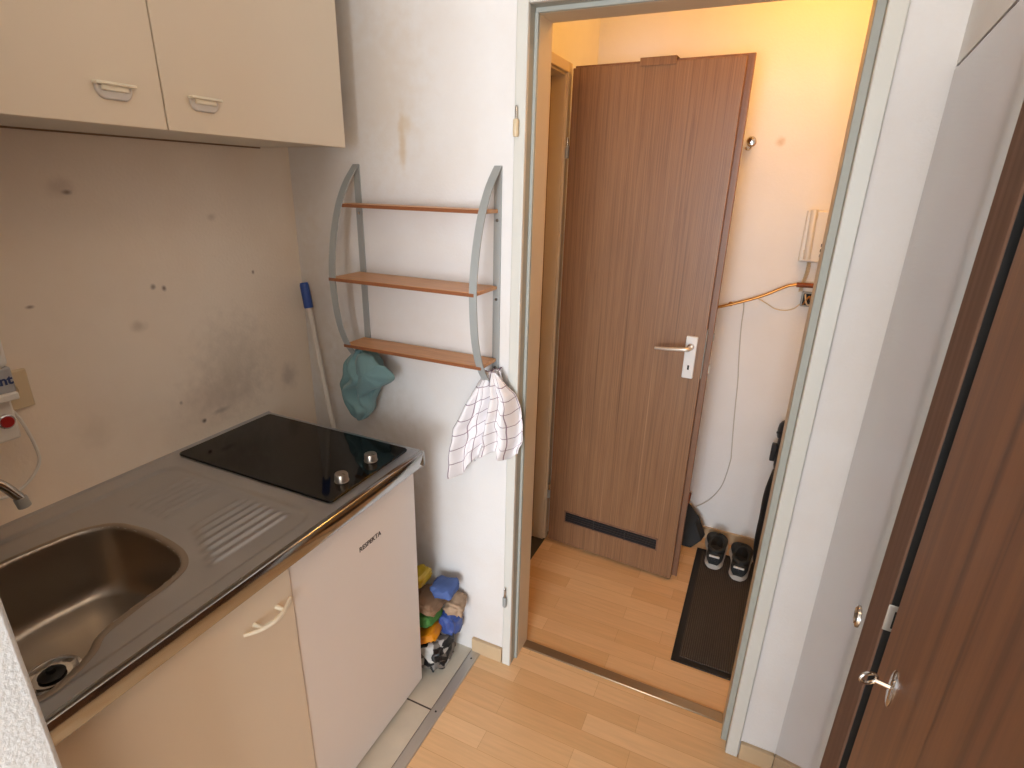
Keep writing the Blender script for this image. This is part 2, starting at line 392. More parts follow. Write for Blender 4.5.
# steel door frame of the open doorway
def jamb(mb_face, mb_seal, mb_rev, sx, x_out, x_face, stop):
    # sx = +1: opening lies on the +x side of the jamb
    a, b = sorted((x_out, x_face)); mb_face.box(a, b, -.012, .004, 0, 2.09)
    a, b = sorted((x_face, x_face-sx*.018)); mb_seal.box(a, b, .0, .040, 0, 2.0)
    a, b = sorted((x_face-sx*.018, x_face+sx*stop)); mb_seal.box(a, b, .030, .040, 0, 1.99)
    a, b = sorted((x_face-sx*.030, x_face+sx*stop)); mb_rev.box(a, b, .040, WT+.012, 0, 1.99)
f, s_, r_ = MB(), MB(), MB()
jamb(f, s_, r_, 1, .7695, .80, .008); jamb(f, s_, r_, -1, 1.5557, 1.521, .016)
f.box(.8005, 1.5205, -.0118, .004, 1.998, 2.09); s_.box(.80, 1.521, 0, .040, 1.998, 2.016); s_.box(.80, 1.521, .030, .040, 1.9875, 1.999)
r_.box(.80, 1.521, .040, WT+.012, 1.9875, 2.02)
t1 = bpy.data.objects.new('trim_1', None); col.objects.link(t1); t1.location = (1.16, 0, 0); t1['kind'] = 'structure'
f.build('frame_face', 'frame', t1, bevel=.003); s_.build('rebate', 'seal', t1, bevel=.002); r_.build('reveal', 'frame_hall', t1, bevel=.002)
for z0, z1, zp in ((1.715, 1.755, 1.785), (.262, .300, .338)):
    h = MB().lathe([(0,0),(.006,0),(.0075,.004),(.0075,z1-z0-.003),(.006,z1-z0),(0,z1-z0)], (.779,-.020,z0), (0,0,1), 14).build('hinge', 'ivory' if z0 > 1 else 'grey_metal', t1)
    MB().lathe([(0,0),(.0035,0),(.0035,zp-z1-.003),(.002,zp-z1),(0,zp-z1)], (.779,-.020,z1), (0,0,1), 10).build('hinge_pin', 'chrome', h)
# bathroom door frame in the hall's left wall
mb = MB().box(HL-.005, HL+.013, .740, .774, 0, 2.02).box(HL-.005, HL+.013, .142, .176, 0, 2.02).box(HL-.005, HL+.0128, .1762, .7398, 1.985, 2.0198)
t2 = struct('trim_2', mb, 'frame_hall', bevel=.003)
s_ = MB().box(.565, HL+.002, .734, .75, 0, 1.99).box(.565, HL+.002, .166, .184, 0, 1.99).box(.565, HL+.0018, .1842, .7338, 1.978, 1.9898)
s_.build('rebate', 'frame_hall', t2)
MB().box(.566, .572, .7325, .735, 0, 1.978).box(.566, .572, .184, .187, 0, 1.978).build('seal_strip', 'door_edge', t2)
r_ = MB().box(.44, .570, .722, .80, 0, 1.99).box(.44, .570, .14, .19, 0, 1.99).box(.44, .5698, .1902, .7218, 1.968, 1.9898)
r_.build('reveal', 'frame_hall', t2)
struct('trim_3', MB().box(.803, 1.516, .086, .124, -.001, .006), 'brass_strip', bevel=.003)
t4 = struct('trim_4', MB().box(.646, .683, -1.16, -.004, -.002, .005), 'alu', bevel=.003)
for k in range(5): MB().lathe([(0,0),(.0035,0),(.003,.001),(0,.0012)], (.664, -.045-.235*k, .005), (0,0,1), 10).build('screw', 'dark_plastic', t4)
struct('baseboard_back', MB().box(.648, .766, -.013, 0, 0, .06).box(1.558, 1.649, -.013, 0, 0, .06), 'skirting', bevel=.002)
struct('baseboard_hall', MB().box(.64, 1.98, HB-.013, HB, 0, .06), 'skirting', bevel=.002)

# ------------------------------------------------------------------ wall cabinet
CX, CZ0, CY1, CYM, CY0 = .321, 1.685, -.112, -.608, -1.105
wc = thing('wall_cabinet', (.16, CYM, CZ0), 'cream two-door wall cabinet hung above the cooktop and sink', 'cabinet')
mb = MB().box(.002, CX-.018, CY0, CY1, CZ0+.002, CZ0+.018).box(.002, CX-.018, CY0, CY0+.016, CZ0+.002, 2.4).box(.002, CX-.018, CY1-.016, CY1, CZ0+.002, 2.4).box(.002, CX-.018, CY0, CY1, 2.384, 2.4).box(.002, .01, CY0, CY1, CZ0, 2.4)
mb.build('carcass', 'cab_side', wc, bevel=.001)
MB().box(.002, .012, CY0+.02, CY1-.004, CZ0-.0015, CZ0+.002).build('back_rail', 'bag_brown', wc)
def bow_handle(c, along, out, L, w, drop, parent, mat, mount):
    c, a, o = Vector(c), Vector(along), Vector(out)
    pts = [c + a*(L*(t-.5)) + o*(drop*(1-(2*t-1)**2) + mount) for t in [k/14 for k in range(15)]]
    h = MB().tube(pts, [w*(.55+.45*math.sin(PI*min(max(k/14, .08), .92))) for k in range(15)], 10, flat=.7).build('handle', mat, parent)
    return h
for y0, y1 in ((CYM+.0015, CY1), (CY0, CYM-.0015)):
    d = MB().box(CX-.017, CX, y0, y1, CZ0, 2.398).build('door', 'cabinet', wc, bevel=.0012)
    yc = -.524 if y0 > CYM else -.698
    mb = MB()
    # shallow grip: a straight top ledge with a rounded grey lip below
    prof = [(-.036,.004),(.036,.004),(.036,-.006),(.030,-.016),(.022,-.020),(-.022,-.020),(-.030,-.016),(-.036,-.006)]
    g = MB().prism(prof, lambda a, b: (CX, yc+a*.88, 1.7445+b), lambda a, b: (CX+.006, yc+a*.82, 1.7445+b*.92)).build('handle', 'handle_grey', d, bevel=.0015)
    MB().box(CX, CX+.016, yc-.034, yc+.034, 1.7465, 1.752).box(CX+.005, CX+.010, yc-.023, yc+.023, 1.738, 1.748).build('handle_ledge', 'cream_handle', g, bevel=.002)

# ------------------------------------------------------------------ sink worktop
WX, WY1, WY0, WZ = .601, -.2016, NY-.002, .8877
sk = thing('sink_worktop', (.3, -.7, .838), 'stainless steel sink worktop with round-cornered basin and ribbed drainer', 'sink')
BO = [(.30,-.793),(.39,-.803),(.44,-.824),(.463,-.86),(.475,-.94),(.488,-1.005),(.512,-1.035),(.528,-1.07),(.534,-1.11),(.50,-1.148),(.40,-1.155),(.20,-1.155),(.15,-1.125),(.138,-.98),(.145,-.905),(.158,-.85),(.19,-.81),(.24,-.797)]
bo = [(p.x, p.y) for p in spline([(x, y, 0) for x, y in BO], 6, True)]
bcx, bcy = .315, -.975
def inside(x, y, poly):
    c = False; j = len(poly)-1
    for i in range(len(poly)):
        if (poly[i][1] > y) != (poly[j][1] > y) and x < (poly[j][0]-poly[i][0])*(y-poly[i][1])/(poly[j][1]-poly[i][1])+poly[i][0]: c = not c
        j = i
    return c
def sstep(a, b, x): t = min(max((x-a)/(b-a), 0), 1); return t*t*(3-2*t)
def rbox(x, y, x0, x1, y0, y1, r):
    qx = abs(x-(x0+x1)/2)-(x1-x0)/2+r; qy = abs(y-(y0+y1)/2)-(y1-y0)/2+r
    return math.hypot(max(qx,0), max(qy,0))+min(max(qx,qy),0)-r
RID = [.150+.0235*k for k in range(6)] + [.352+.0235*k for k in range(7)]
def deck(x, y):
    z = WZ - .0065*(1-sstep(-.008, .001, rbox(x, y, .055, .556, -1.16, -.572, .05)))
    for k, rx in enumerate(RID):
        yl = -.735 - (.07*max(0, (rx-.36)/.14) if rx > .3 else .0); yr = -.600 - .01*(rx-.2)
        if yl-.02 < y < yr+.02 and abs(x-rx) < .012:
            z += .0045*(1-sstep(.002, .0085, abs(x-rx)))*sstep(yl-.012, yl+.012, y)*(1-sstep(yr-.010, yr+.010, y))
    return z
mb = MB()
nx, ny = 122, 240
xs = [.004+(WX-.012-.004)*i/nx for i in range(nx+1)]; ys = [WY0+(WY1-WY0)*j/ny for j in range(ny+1)]
shr = [(bcx+(x-bcx)*.985, bcy+(y-bcy)*.985) for x, y in bo]
V = [[mb.bm.verts.new((x, y, deck(x, y))) for x in xs] for y in ys]
ins = [[inside(x, y, shr) for x in xs] for y in ys]
for j in range(ny):
    for i in range(nx):
        if not (ins[j][i] or ins[j][i+1] or ins[j+1][i] or ins[j+1][i+1]): mb.bm.faces.new((V[j][i], V[j][i+1], V[j+1][i+1], V[j+1][i]))
for v in [v for v in mb.bm.verts if not v.link_faces]: mb.bm.verts.remove(v)
mb.build('deck', 'steel', sk, normals=False, angle=180)
def off(d, z, k=1.0):
    out = []; n = len(bo)
    for i, (x, y) in enumerate(bo):
        tx, ty = bo[(i+1)%n][0]-bo[i-1][0], bo[(i+1)%n][1]-bo[i-1][1]; l = math.hypot(tx, ty)
        out.append((x+ty/l*d*-1, y-tx/l*d*-1, z))
    return out
# sign check: positive d must grow the outline
g = off(.01, 0); sgn = 1 if abs(g[0][1]-bcy) > abs(bo[0][1]-bcy) else -1
R_ = lambda d, z: off(d*sgn, z)
sc_ = lambda k, z: [(bcx+(x-bcx)*k, bcy+(y-bcy)*k, z) for x, y in bo]
rim = WZ-.0048
basin = MB().rings([R_(.013, rim-.0012), R_(.009, rim+.0004), R_(.002, rim), R_(-.001, rim-.002), R_(-.003, rim-.008), sc_(.972, .84), sc_(.955, .785), sc_(.935, .752), sc_(.90, .732), sc_(.84, .722), sc_(.5, .717), sc_(.2, .716)], cap0=False).build('basin', 'steel_basin', sk, normals=False, angle=75)
# drain with strainer basket
dc = (.310, -1.02, .7195)
dr = MB().lathe([(.046,.000),(.046,.003),(.041,.004),(.036,.001),(.012,-.004),(.010,.006),(0,.008)], dc, (0,0,1), 28).build('drain', 'chrome', sk)
MB().lathe([(0,.0),(.020,.0),(.022,.003),(.019,.006),(.008,.008),(.007,.016),(0,.017)], (dc[0], dc[1], dc[2]+.001), (0,0,1), 28).build('stopper', 'rubber', dr)
# polished front edge, right end and rear upstand
prof = [(WX-.014,WZ+.0002),(WX-.004,WZ),(WX-.0012,WZ-.0010),(WX,WZ-.0035),(WX-.0070,.8395),(WX-.0078,.838),(WX-.010,.838),(WX-.010,WZ-.012),(WX-.014,WZ-.006)]
MB().prism(prof, lambda a, b: (a, WY0, b), lambda a, b: (a, WY1, b)).build('front_edge', 'polished', sk, angle=60)
prof = [(WY1-.010,WZ+.0002),(WY1-.003,WZ-.001),(WY1,WZ-.005),(WY1,.842),(WY1-.004,.840),(WY1-.006,WZ-.008)]
MB().prism(prof, lambda a, b: (.004, a, b), lambda a, b: (WX, a, b)).build('end_edge', 'polished', sk, angle=60)
prof = [(.0005,WZ-.01),(.0005,WZ+.003),(.004,WZ+.003),(.007,WZ+.0015),(.010,WZ)]
MB().prism(prof, lambda a, b: (a, WY0, b), lambda a, b: (a, WY1, b)).build('back_rim', 'steel', sk)

# ------------------------------------------------------------------ cooktop
ck = thing('cooktop', (.29, -.375, WZ+.0005), 'black glass two-ring cooktop set in the steel worktop', 'cooktop')
def rrect(x0, x1, y0, y1, r, n=5):
    P = []
    for cx, cy, a in ((x1-r,y1-r,0),(x0+r,y1-r,90),(x0+r,y0+r,180),(x1-r,y0+r,270)):
        for k in range(n+1): t = math.radians(a+90*k/n); P.append((cx+r*math.cos(t), cy+r*math.sin(t)))
    return P
P = rrect(.022, .559, -.532, -.2195, .010)
MB().rings([[(x, y, WZ+.0006) for x, y in P], [(x, y, WZ+.0040) for x, y in P], [(.287+(x-.287)*.994, -.376+(y+.376)*.992, WZ+.0056) for x, y in P]]).build('glass', 'glass_black', ck, angle=30)
for kx, ky in ((.512, -.326), (.516, -.445)):
    k = MB().lathe([(0,0),(.0175,0),(.0185,.002),(.0170,.003),(.0165,.019),(.0155,.021),(.0145,.0212),(0,.0205)], (kx, ky, WZ+.0058), (0,0,1), 32).build('knob', 'knob', ck)
    MB().box(kx+.004, kx+.013, ky-.0008, ky+.0008, WZ+.0262, WZ+.0272).build('pointer', 'dark_plastic', k)

# ------------------------------------------------------------------ base cabinet and fridge
FX = .566
bc = thing('base_cabinet', (.3, -.92, 0), 'cream base cabinet under the sink with one door', 'cabinet')
MB().box(.02, FX-.02, WY0+.005, -.686, .10, .116).box(.02, FX-.02, WY0+.004, WY0+.010, .10, .836).box(.02, FX-.02, -.702, -.686, .10, .836).box(.02, .028, WY0+.005, -.686, .10, .836).build('carcass', 'cab_side', bc)
MB().box(.02, FX-.06, WY0+.005, -.686, .001, .10).build('plinth', 'cab_side', bc)
d = MB().box(FX-.018, FX, WY0+.004, -.6797, .105, .828).build('door', 'cabinet', bc, bevel=.0015)
pts = []
for k in range(17):
    t = k/16; pts.append((FX+.006+.020*(1-(2*t-1)**2), -.812+.120*t, .745-.004*(1-(2*t-1)**2)))
h = MB().tube(pts, [.0028+.0026*math.sin(PI*(.1+.8*k/16)) for k in range(17)], 10).build('handle', 'cream_handle', d)
for t in (.26, .74): MB().lathe([(.006,0),(.005,.012),(.0045,.020)], (FX, -.812+.12*t, .743), (1,0,0), 12).build('handle_post', 'cream_handle', h)
fr = thing('refrigerator', (.3, -.44, 0), 'small white fridge under the cooktop beside the base cabinet', 'refrigerator')
MB().box(.03, FX-.045, -.678, -.206, .018, .832).build('body', 'fridge', fr, bevel=.004)
d = MB().box(FX-.042, FX-.003, -.679, -.204, .020, .829).build('door', 'fridge', fr, bevel=.003, seg=3)
MB().box(FX-.046, FX-.039, -.672, -.210, .028, .824).build('gasket', 'grey_plastic', fr)
for yy in (-.64, -.25): MB().lathe([(.018,0),(.018,.010),(.010,.012),(.010,.022)], (FX-.09, yy, 0), (0,0,1), 14).build('foot', 'rubber', fr)
mw = Matrix(((0,0,1,FX-.0029),(1,0,0,-.411),(0,1,0,.706),(0,0,0,1)))
text('logo', 'RESPEKTA', .0195, 'black_ink', d, mw, bold=.0004, space=1.02)

# ------------------------------------------------------------------ heater, tap, socket, cable
wh = thing('water_heater', (.06, -1.0, 1.198), 'white wall water heater with red dial at the niche wall', 'water heater')
hy1 = -.869
MB().box(.003, .12, -1.14, hy1, 1.253, 1.618).build('casing', 'white_plastic', wh, bevel=.012, seg=4)
MB().box(.003, .118, -1.14, hy1, 1.203, 1.254).build('name_band', 'grey_plastic', wh, bevel=.004)
MB().box(.003, .126, -1.14, hy1-.002, 1.19, 1.205).build('ledge', 'white_plastic', wh, bevel=.003)
lp = MB().box(.003, .100, -1.13, hy1-.006, 1.103, 1.192).build('lower_panel', 'white_plastic', wh, bevel=.006)
kb = MB().lathe([(0,.011),(.010,.011),(.0115,.009),(.012,0)][::-1], (.1, hy1-.026, 1.146), (1,0,0), 24).build('dial', 'red', lp)
MB().lathe([(.0142,0),(.0142,.006),(.0118,.008),(.0115,.0)], (.1, hy1-.026, 1.146), (1,0,0), 24).build('dial_ring', 'chrome', kb)
text('lettering', 'ant', .025, 'blue_ink', wh, Matrix(((0,0,1,.1182),(1,0,0,hy1-.003),(0,1,0,1.229),(0,0,0,1))), bold=.0008, align='RIGHT')
MB().lathe([(.011,0),(.011,.004),(.007,.006),(0,.006)], (.07, hy1, 1.23), (0,1,0), 14).build('side_cap', 'dark_plastic', wh)
tp = thing('tap', (.08, -1.0, 1.03), 'chrome swivel tap spout reaching over the sink basin', 'tap')
pts = spline([(.07,-1.066,1.090),(.075,-1.056,1.063),(.088,-1.006,1.049),(.098,-.964,1.047),(.106,-.936,1.029),(.112,-.919,.999),(.114,-.913,.986)], 6)
MB().tube(pts, .0095, 14).build('spout', 'chrome', tp)
MB().lathe([(.0115,0),(.0115,.020),(.0105,.022)], (.1145,-.9115,.968), (-.04,-.14,.98), 16).build('aerator', 'grey_metal', tp)
MB().lathe([(.016,0),(.016,.03),(.012,.034)], (.07,-1.066,1.063), (0,0,1), 16).build('collar', 'chrome', tp)
so = thing('power_socket', (0, -.84, 1.17), 'ivory wall socket beside the white water heater', 'socket')
MB().box(.001, .010, -.885, -.802, 1.130, 1.214).build('cover_plate', 'ivory', so, bevel=.003)
MB().lathe([(.021,.0),(.021,.003),(.019,.003),(.018,-.002),(0,-.002)], (.0095,-.844,1.172), (1,0,0), 24).build('insert', 'ivory', so)
cb = MB().tube(spline([(.014,-.850,1.140),(.020,-.840,1.110),(.022,-.830,1.050),(.022,-.832,1.005),(.026,-.865,.972),(.03,-.905,.962),(.03,-.96,.985),(.03,-1.0,1.06),(.03,-1.01,1.098)], 8), .0034, 8).build('power_cable', 'white_plastic')
tag(cb, 'thin white cable looping below the ivory wall socket', 'cable')

# ------------------------------------------------------------------ wall shelf
sh = thing('wall_shelf', (.49, 0, 1.05), 'three-tier wall shelf of orange-brown boards on curved grey brackets', 'shelf')
BY = [(1.647,-.004),(1.60,-.050),(1.545,-.086),(1.482,-.112),(1.415,-.130),(1.336,-.140),(1.24,-.134),(1.17,-.118),(1.115,-.092),(1.075,-.060),(1.045,-.030),(1.030,-.012)]
for bx in (.262, .724):
    mb = MB()
    pts = spline([(bx, y, z) for z, y in BY], 6)
    L_, R2 = [], []
    ringsv = []
    for i, p in enumerate(pts):
        t = (pts[min(i+1,len(pts)-1)]-pts[max(i-1,0)]).normalized(); nn = Vector((1,0,0)).cross(t)
        ringsv.append([p+Vector((-.011,0,0))-nn*.0016, p+Vector((.011,0,0))-nn*.0016, p+Vector((.011,0,0))+nn*.0016, p+Vector((-.011,0,0))+nn*.0016])
    b = mb.rings(ringsv).build('bracket', 'grey_metal', sh, angle=50)
    MB().box(bx-.011, bx+.011, -.0048, -.0008, 1.028, 1.648).build('upright', 'grey_metal', b, bevel=.001)
    for z in (1.512, 1.300, 1.100): MB().lathe([(.0045,0),(.004,.002),(0,.0025)], (bx, -.0048, z), (0,-1,0), 12).build('screw', 'chrome', b)
for z, dp in ((1.541, .086), (1.338, .1405), (1.128, .100)):
    bd = MB().box(.249, .7265, -dp, -.0055, z-.010, z).build('board', 'shelf', sh, bevel=.002)
    MB().box(.2486, .7269, -dp-.0016, -dp, z-.0098, z-.0006).build('front_edge', 'shelf_edge', bd, bevel=.0006)

# ------------------------------------------------------------------ broom
br = thing('broom', (.35, -.172, 0), 'white broom stick with blue grip leaning in the corner behind the cooktop', 'broom')
p0, p1 = Vector((.352,-.168,.012)), Vector((.040,-.032,1.287))
dv = (p1-p0).normalized()
MB().tube([p0, p1-dv*.07], .0092, 14).build('stick', 'stick', br)
MB().tube([p1-dv*.082, p1-dv*.079, p1-dv*.008, p1], [.0130,.0145,.0145,.0120], 16).build('grip', 'blue_plastic', br)
MB().tube([p0-dv*.008, p0+dv*.03], [.014,.0125], 12).build('tip', 'rubber', br)

# ------------------------------------------------------------------ cloths on the shelf
def cloth_blob(name, lab, left, right, depth, mat, y0, folds, cat='cloth'):
    zs = sorted(z for z, _ in left); rs = []; z0, z1 = zs[0], zs[-1]; n = 72; m = 34
    for j in range(m+1):
        z = z0 + (z1-z0)*j/m; l, r = interp(left, z), interp(right, z); c, hw = (l+r)/2, (r-l)/2
        ring = []
        e = math.sin(PI*min(.5, .06+.9*(j/m)))**.5 * (1 if j < m-6 else .55+.45*(m-j)/6)
        for k in range(n):
            a = 2*PI*k/n; w = 1+folds*math.sin(7*a+2.2*math.sin(6*z*9)+z*14)*.5+folds*.6*noise.noise((math.cos(a)*2.2, math.sin(a)*2.2, z*16))
            x = c + hw*math.cos(a)*(1+.04*noise.noise((a, z*30, 1))); y = y0 + depth*e*math.sin(a)*w
            ring.append((x, min(y, -.002), z + .004*noise.noise((a*2, z*20, 5))))
        rs.append(ring)
    return MB().rings(rs).build(name, mat, lab, sub=1, angle=180)
tc_ = thing('cleaning_cloth', (.29, -.06, .86), 'teal cotton cloth hanging bunched under the left end of the wall shelf', 'cloth')
left = [(.862,.262),(.870,.245),(.883,.225),(.919,.207),(.956,.197),(.976,.195),(1.015,.204),(1.055,.216),(1.080,.240),(1.100,.262),(1.112,.270)]
right = [(.862,.272),(.873,.290),(.901,.312),(.941,.322),(.983,.342),(1.008,.366),(1.020,.372),(1.045,.362),(1.077,.350),(1.100,.330),(1.112,.310)]
cloth_blob('bundle', tc_, left, right, .040, 'teal', -.062, .62)
# overhanging triangular flap in front of the bundle
tri = [(.296,1.098),(.345,1.104),(.372,1.085),(.418,1.047),(.400,1.020),(.345,.992),(.288,.957),(.286,1.03)]
tp3 = spline([(x, -.108, z) for x, z in tri], 6, True); c = Vector((.335, -.116, 1.045))
rs = []
for k in range(7):
    s = k/6; rs.append([(c.x+(p.x-c.x)*(1-s*.97), -.098-.022*math.sin(PI/2*s)+.006*noise.noise((p.x*22*(1-s), p.z*22, s*2))+(.018*(1-s) if p.x > .38 else 0), c.z+(p.z-c.z)*(1-s*.97)) for p in tp3])
MB().rings(rs, cap0=False).build('flap', 'teal', tc_, solid=.003, angle=180)
tt = thing('tea_towel', (.72, -.07, .75), 'white tea towel with thin dark checks hanging off the shelf by the door frame', 'towel')
TL = [(.745,.611),(.816,.616),(.878,.626),(.92,.633),(.971,.657),(1.013,.672),(1.059,.692),(1.101,.716)]
TR = [(.83,.809),(.883,.825),(.922,.824),(.959,.815),(1.001,.810),(1.037,.799),(1.074,.774),(1.105,.745)]
BOT = [(0,.747),(.12,.745),(.24,.790),(.42,.832),(.60,.862),(.72,.868),(.78,.838),(.9,.824),(1,.852)]
def tow(u, v):
    zt = 1.103; zb = interp(BOT, u); z = zt+(zb-zt)*v
    l, r = interp(TL, z), interp(TR, z)
    x = l+(r-l)*u
    spread = sstep(0, .5, v)
    y = -.052 - .030*spread*math.sin(3.2*PI*u+.6+1.1*v) - .016*spread*math.sin(7.4*PI*u+2.0*v) - .018*sstep(.0,.15,v)*math.sin(PI*u) - .010*noise.noise((u*5, v*5, 2))
    x += .006*noise.noise((u*4, v*7, 9))*spread
    if u > .40 and u < .56 and v < .45: y += .030*(1-abs(u-.48)/.08)*(1-v/.45)
    return (x, min(y, -.004), z)
mb = MB(); mb.grid(60, 60, tow, uv=True); mb.build('towel', 'check', tt, solid=.0025, angle=180, normals=False)
def tow2(u, v):
    x, y, z = tow(.22+.5*u, v*1.0); zt = 1.100; z = zt+(z-zt)*(.98-.10*u); return (x+.012, min(y+.028, -.003), z)
mb = MB(); mb.grid(40, 40, tow2, uv=True); mb.build('rear_fold', 'check', tt, solid=.0025, angle=180, normals=False)

# ------------------------------------------------------------------ packets stuffed between fridge and wall
def lump(name, lab, cat, c, size, mat, seed, amp=.18, rotz=0, rot2=0):
    amp *= 1.45
    bm = bmesh.new(); bmesh.ops.create_icosphere(bm, subdivisions=4, radius=1)
    Rm = Matrix.Rotation(rotz, 3, 'Z') @ Matrix.Rotation(rot2, 3, 'Y')
    for v in bm.verts:
        p = v.co.copy()
        q = Vector([math.copysign(abs(a)**.62, a) for a in p])
        f = 1 + amp*noise.noise(p*1.7+Vector((seed*3.1,0,0))) + amp*1.1*abs(noise.noise(p*3.6+Vector((0,seed*1.7,0)))) + amp*.5*abs(noise.noise(p*8.0+Vector((seed,0,2))))
        w = Vector((q.x*size[0], q.y*size[1], q.z*size[2]))*f*.69
        w = Rm @ w + Vector(c); w.y = min(max(w.y, -.196), -.003); w.z = max(w.z, .001); v.co = w
    mb = MB(); mb.bm.free(); mb.bm = bm
    return tag(mb.build(name, mat, None, angle=180), lab, cat, 'packets and cloths stuffed beside the fridge')
lump('printed_packet', 'crumpled black and white printed packet at the bottom of the heap by the fridge', 'packet', (.545,-.095,.052), (.075,.085,.055), 'bag_bw', 1, .25)
lump('orange_packet', 'bright orange packet in the heap between fridge and wall', 'packet', (.530,-.110,.135), (.062,.075,.030), 'bag_orange', 2, .12, .2, -.35)
lump('plastic_bag', 'glossy blue plastic bag low in the heap, nearest the white wall', 'bag', (.585,-.052,.150), (.042,.045,.062), 'bag_navy', 3, .22)
lump('sponge_cloth', 'rolled green sponge cloth above the orange packet', 'cloth', (.520,-.105,.202), (.060,.075,.036), 'bag_green', 4, .12)
lump('paper_bag', 'crumpled tan paper bag sticking out from the heap beside the fridge', 'bag', (.612,-.060,.236), (.042,.050,.032), 'bag_tan', 5, .25, .3, .3)
lump('cardboard_packet', 'flattened brown paper packet under the blue cloth by the fridge', 'packet', (.535,-.105,.262), (.070,.080,.026), 'bag_brown', 6, .14, .1, .2)
lump('blue_cloth', 'folded blue cloth on top of the heap beside the fridge', 'cloth', (.580,-.075,.308), (.058,.062,.028), 'bag_blue', 7, .14, .1, -.1)
lump('yellow_packet', 'yellow packet, topmost of the heap beside the fridge', 'packet', (.500,-.105,.346), (.034,.060,.034), 'bag_yellow', 8, .16)

# ------------------------------------------------------------------ brown interior door in the hall
P0 = Vector((.652, .7362, 0)); P1 = Vector((1.2338, .7015, 0)); T = (P1-P0).normalized(); NB = Vector((-T.y, T.x, 0))
if NB.y < 0: NB = -NB
LL = (P1-P0).length
def D(s, d, z): q = P0 + T*s + NB*d; return (q.x, q.y, z)
Dn = -NB
dl = thing('interior_door', tuple(P0), 'brown wood-grain bathroom door standing open in the hall', 'door'); dl['kind'] = 'thing'
MB().box(0, LL, 0, .026, .0125, 1.998, X=D).build('leaf', 'door', dl, bevel=.0012)
MB().box(-.004, LL+.021, .029, .040, .0125, 2.010, X=D).build('overlap_edge', 'door_edge', dl, bevel=.002)
MB().box(.004, LL-.003, .024, .031, .02, 1.992, X=D).build('rebate_groove', 'black', dl)
# vent grille
mb = MB().box(.076, .512, -.004, .0, .130, .137, X=D).box(.076, .512, -.004, 0, .186, .192, X=D).box(.076, .083, -.004, 0, .130, .192, X=D).box(.505, .512, -.004, 0, .130, .192, X=D)
vt = mb.build('vent_grille', 'door_edge', dl, bevel=.001)
MB().box(.080, .508, -.0012, .0, .134, .188, X=D).build('vent_backing', 'black', vt)
mb = MB()
for k in range(4): mb.box(.083, .505, -.0045, -.001, .1385+.0118*k, .1425+.0118*k, X=D)
for s in (.22, .365): mb.box(s-.002, s+.002, -.005, -.001, .136, .187, X=D)
mb.build('vent_slat', 'vent_dark', vt)
# lever handle
P = rrect(.516, .557, .928, 1.091, .004)
pl = MB().rings([[D(a, 0, b) for a, b in P], [D(a, -.006, b) for a, b in P], [D(.5365+(a-.5365)*.9, -.0085, 1.01+(b-1.01)*.975) for a, b in P]]).build('handle_plate', 'white_metal', dl, angle=30)
MB().lathe([(.0125,0),(.0125,.010),(.011,.012)], D(.5365, -.008, 1.052), Dn, 20).build('handle_collar', 'chrome', pl)
pts = spline([D(.5365,-.010,1.052), D(.5365,-.044,1.052), D(.531,-.054,1.0515), D(.51,-.058,1.050), D(.46,-.058,1.044), D(.415,-.054,1.040)], 6)
MB().tube(pts, [.0085]*12+[.0085-.00018*k for k in range(len(pts)-12)], 12).build('lever', 'satin', pl)
MB().box(.533, .540, -.0092, -.0080, .962, .980, X=D).build('keyhole', 'black', pl, bevel=.001)
# lock fittings on the leaf edge, hinge, over-door hook
MB().box(LL+.0005, LL+.0025, .004, .024, .93, 1.12, X=D).build('lock_plate', 'grey_metal', dl)
MB().box(LL+.021, LL+.0235, .030, .039, 1.075, 1.105, X=D).build('latch', 'grey_metal', dl, bevel=.001)
MB().box(LL+.021, LL+.0250, .030, .039, .945, .985, X=D).build('bolt', 'chrome', dl, bevel=.001)
for z0 in (1.70, .23):
    h = MB().lathe([(0,0),(.0075,0),(.0075,.042),(0,.042)], D(-.010, .006, z0), (0,0,1), 14).build('hinge', 'grey_metal', dl)
    MB().lathe([(0,0),(.0055,0),(.0055,.030),(0,.031)], D(-.010, .006, z0+.042), (0,0,1), 12).build('hinge_pin', 'chrome', h)
hk = thing('over_door_clip', D(.30, 0, 2.0), 'brown clip folded over the top edge of the brown hall door', 'clip')
MB().box(.243, .365, -.0035, .044, 2.0105, 2.0135, X=D).build('top_plate', 'door', hk, bevel=.001)
MB().box(.243, .365, -.0035, -.0012, 1.988, 2.0135, X=D).build('front_plate', 'door', hk, bevel=.001)

# ------------------------------------------------------------------ hall fittings
ch = thing('coat_hook', (1.262, HB, 1.77), 'brass coat hook on the hall wall beside the brown door', 'hook')
MB().lathe([(.017,0),(.017,.003),(.010,.006),(.008,.012),(.008,.022)], (1.262,HB,1.778), (0,-1,0), 20).build('base', 'copper', ch)
MB().lathe([(.008,0),(.015,.003),(.017,.010),(.013,.016),(0,.018)], (1.262,HB-.022,1.780), (0,-1,0), 20).build('knob', 'chrome', ch)
MB().tube(spline([(1.262,HB-.010,1.776),(1.264,HB-.020,1.758),(1.256,HB-.034,1.748),(1.244,HB-.044,1.756)], 5), .0035, 8).build('prong', 'chrome', ch)
ph = thing('intercom_phone', (1.55, HB, 1.346), 'cream intercom phone with corded handset on the hall wall', 'intercom')
MB().box(1.500, 1.605, HB-.030, HB-.001, 1.346, 1.538).build('base', 'white_plastic', ph, bevel=.006, seg=3)
pts = spline([(1.522,HB-.044,1.536),(1.5225,HB-.048,1.520),(1.5245,HB-.051,1.45),(1.527,HB-.048,1.378),(1.5275,HB-.044,1.362)], 6)
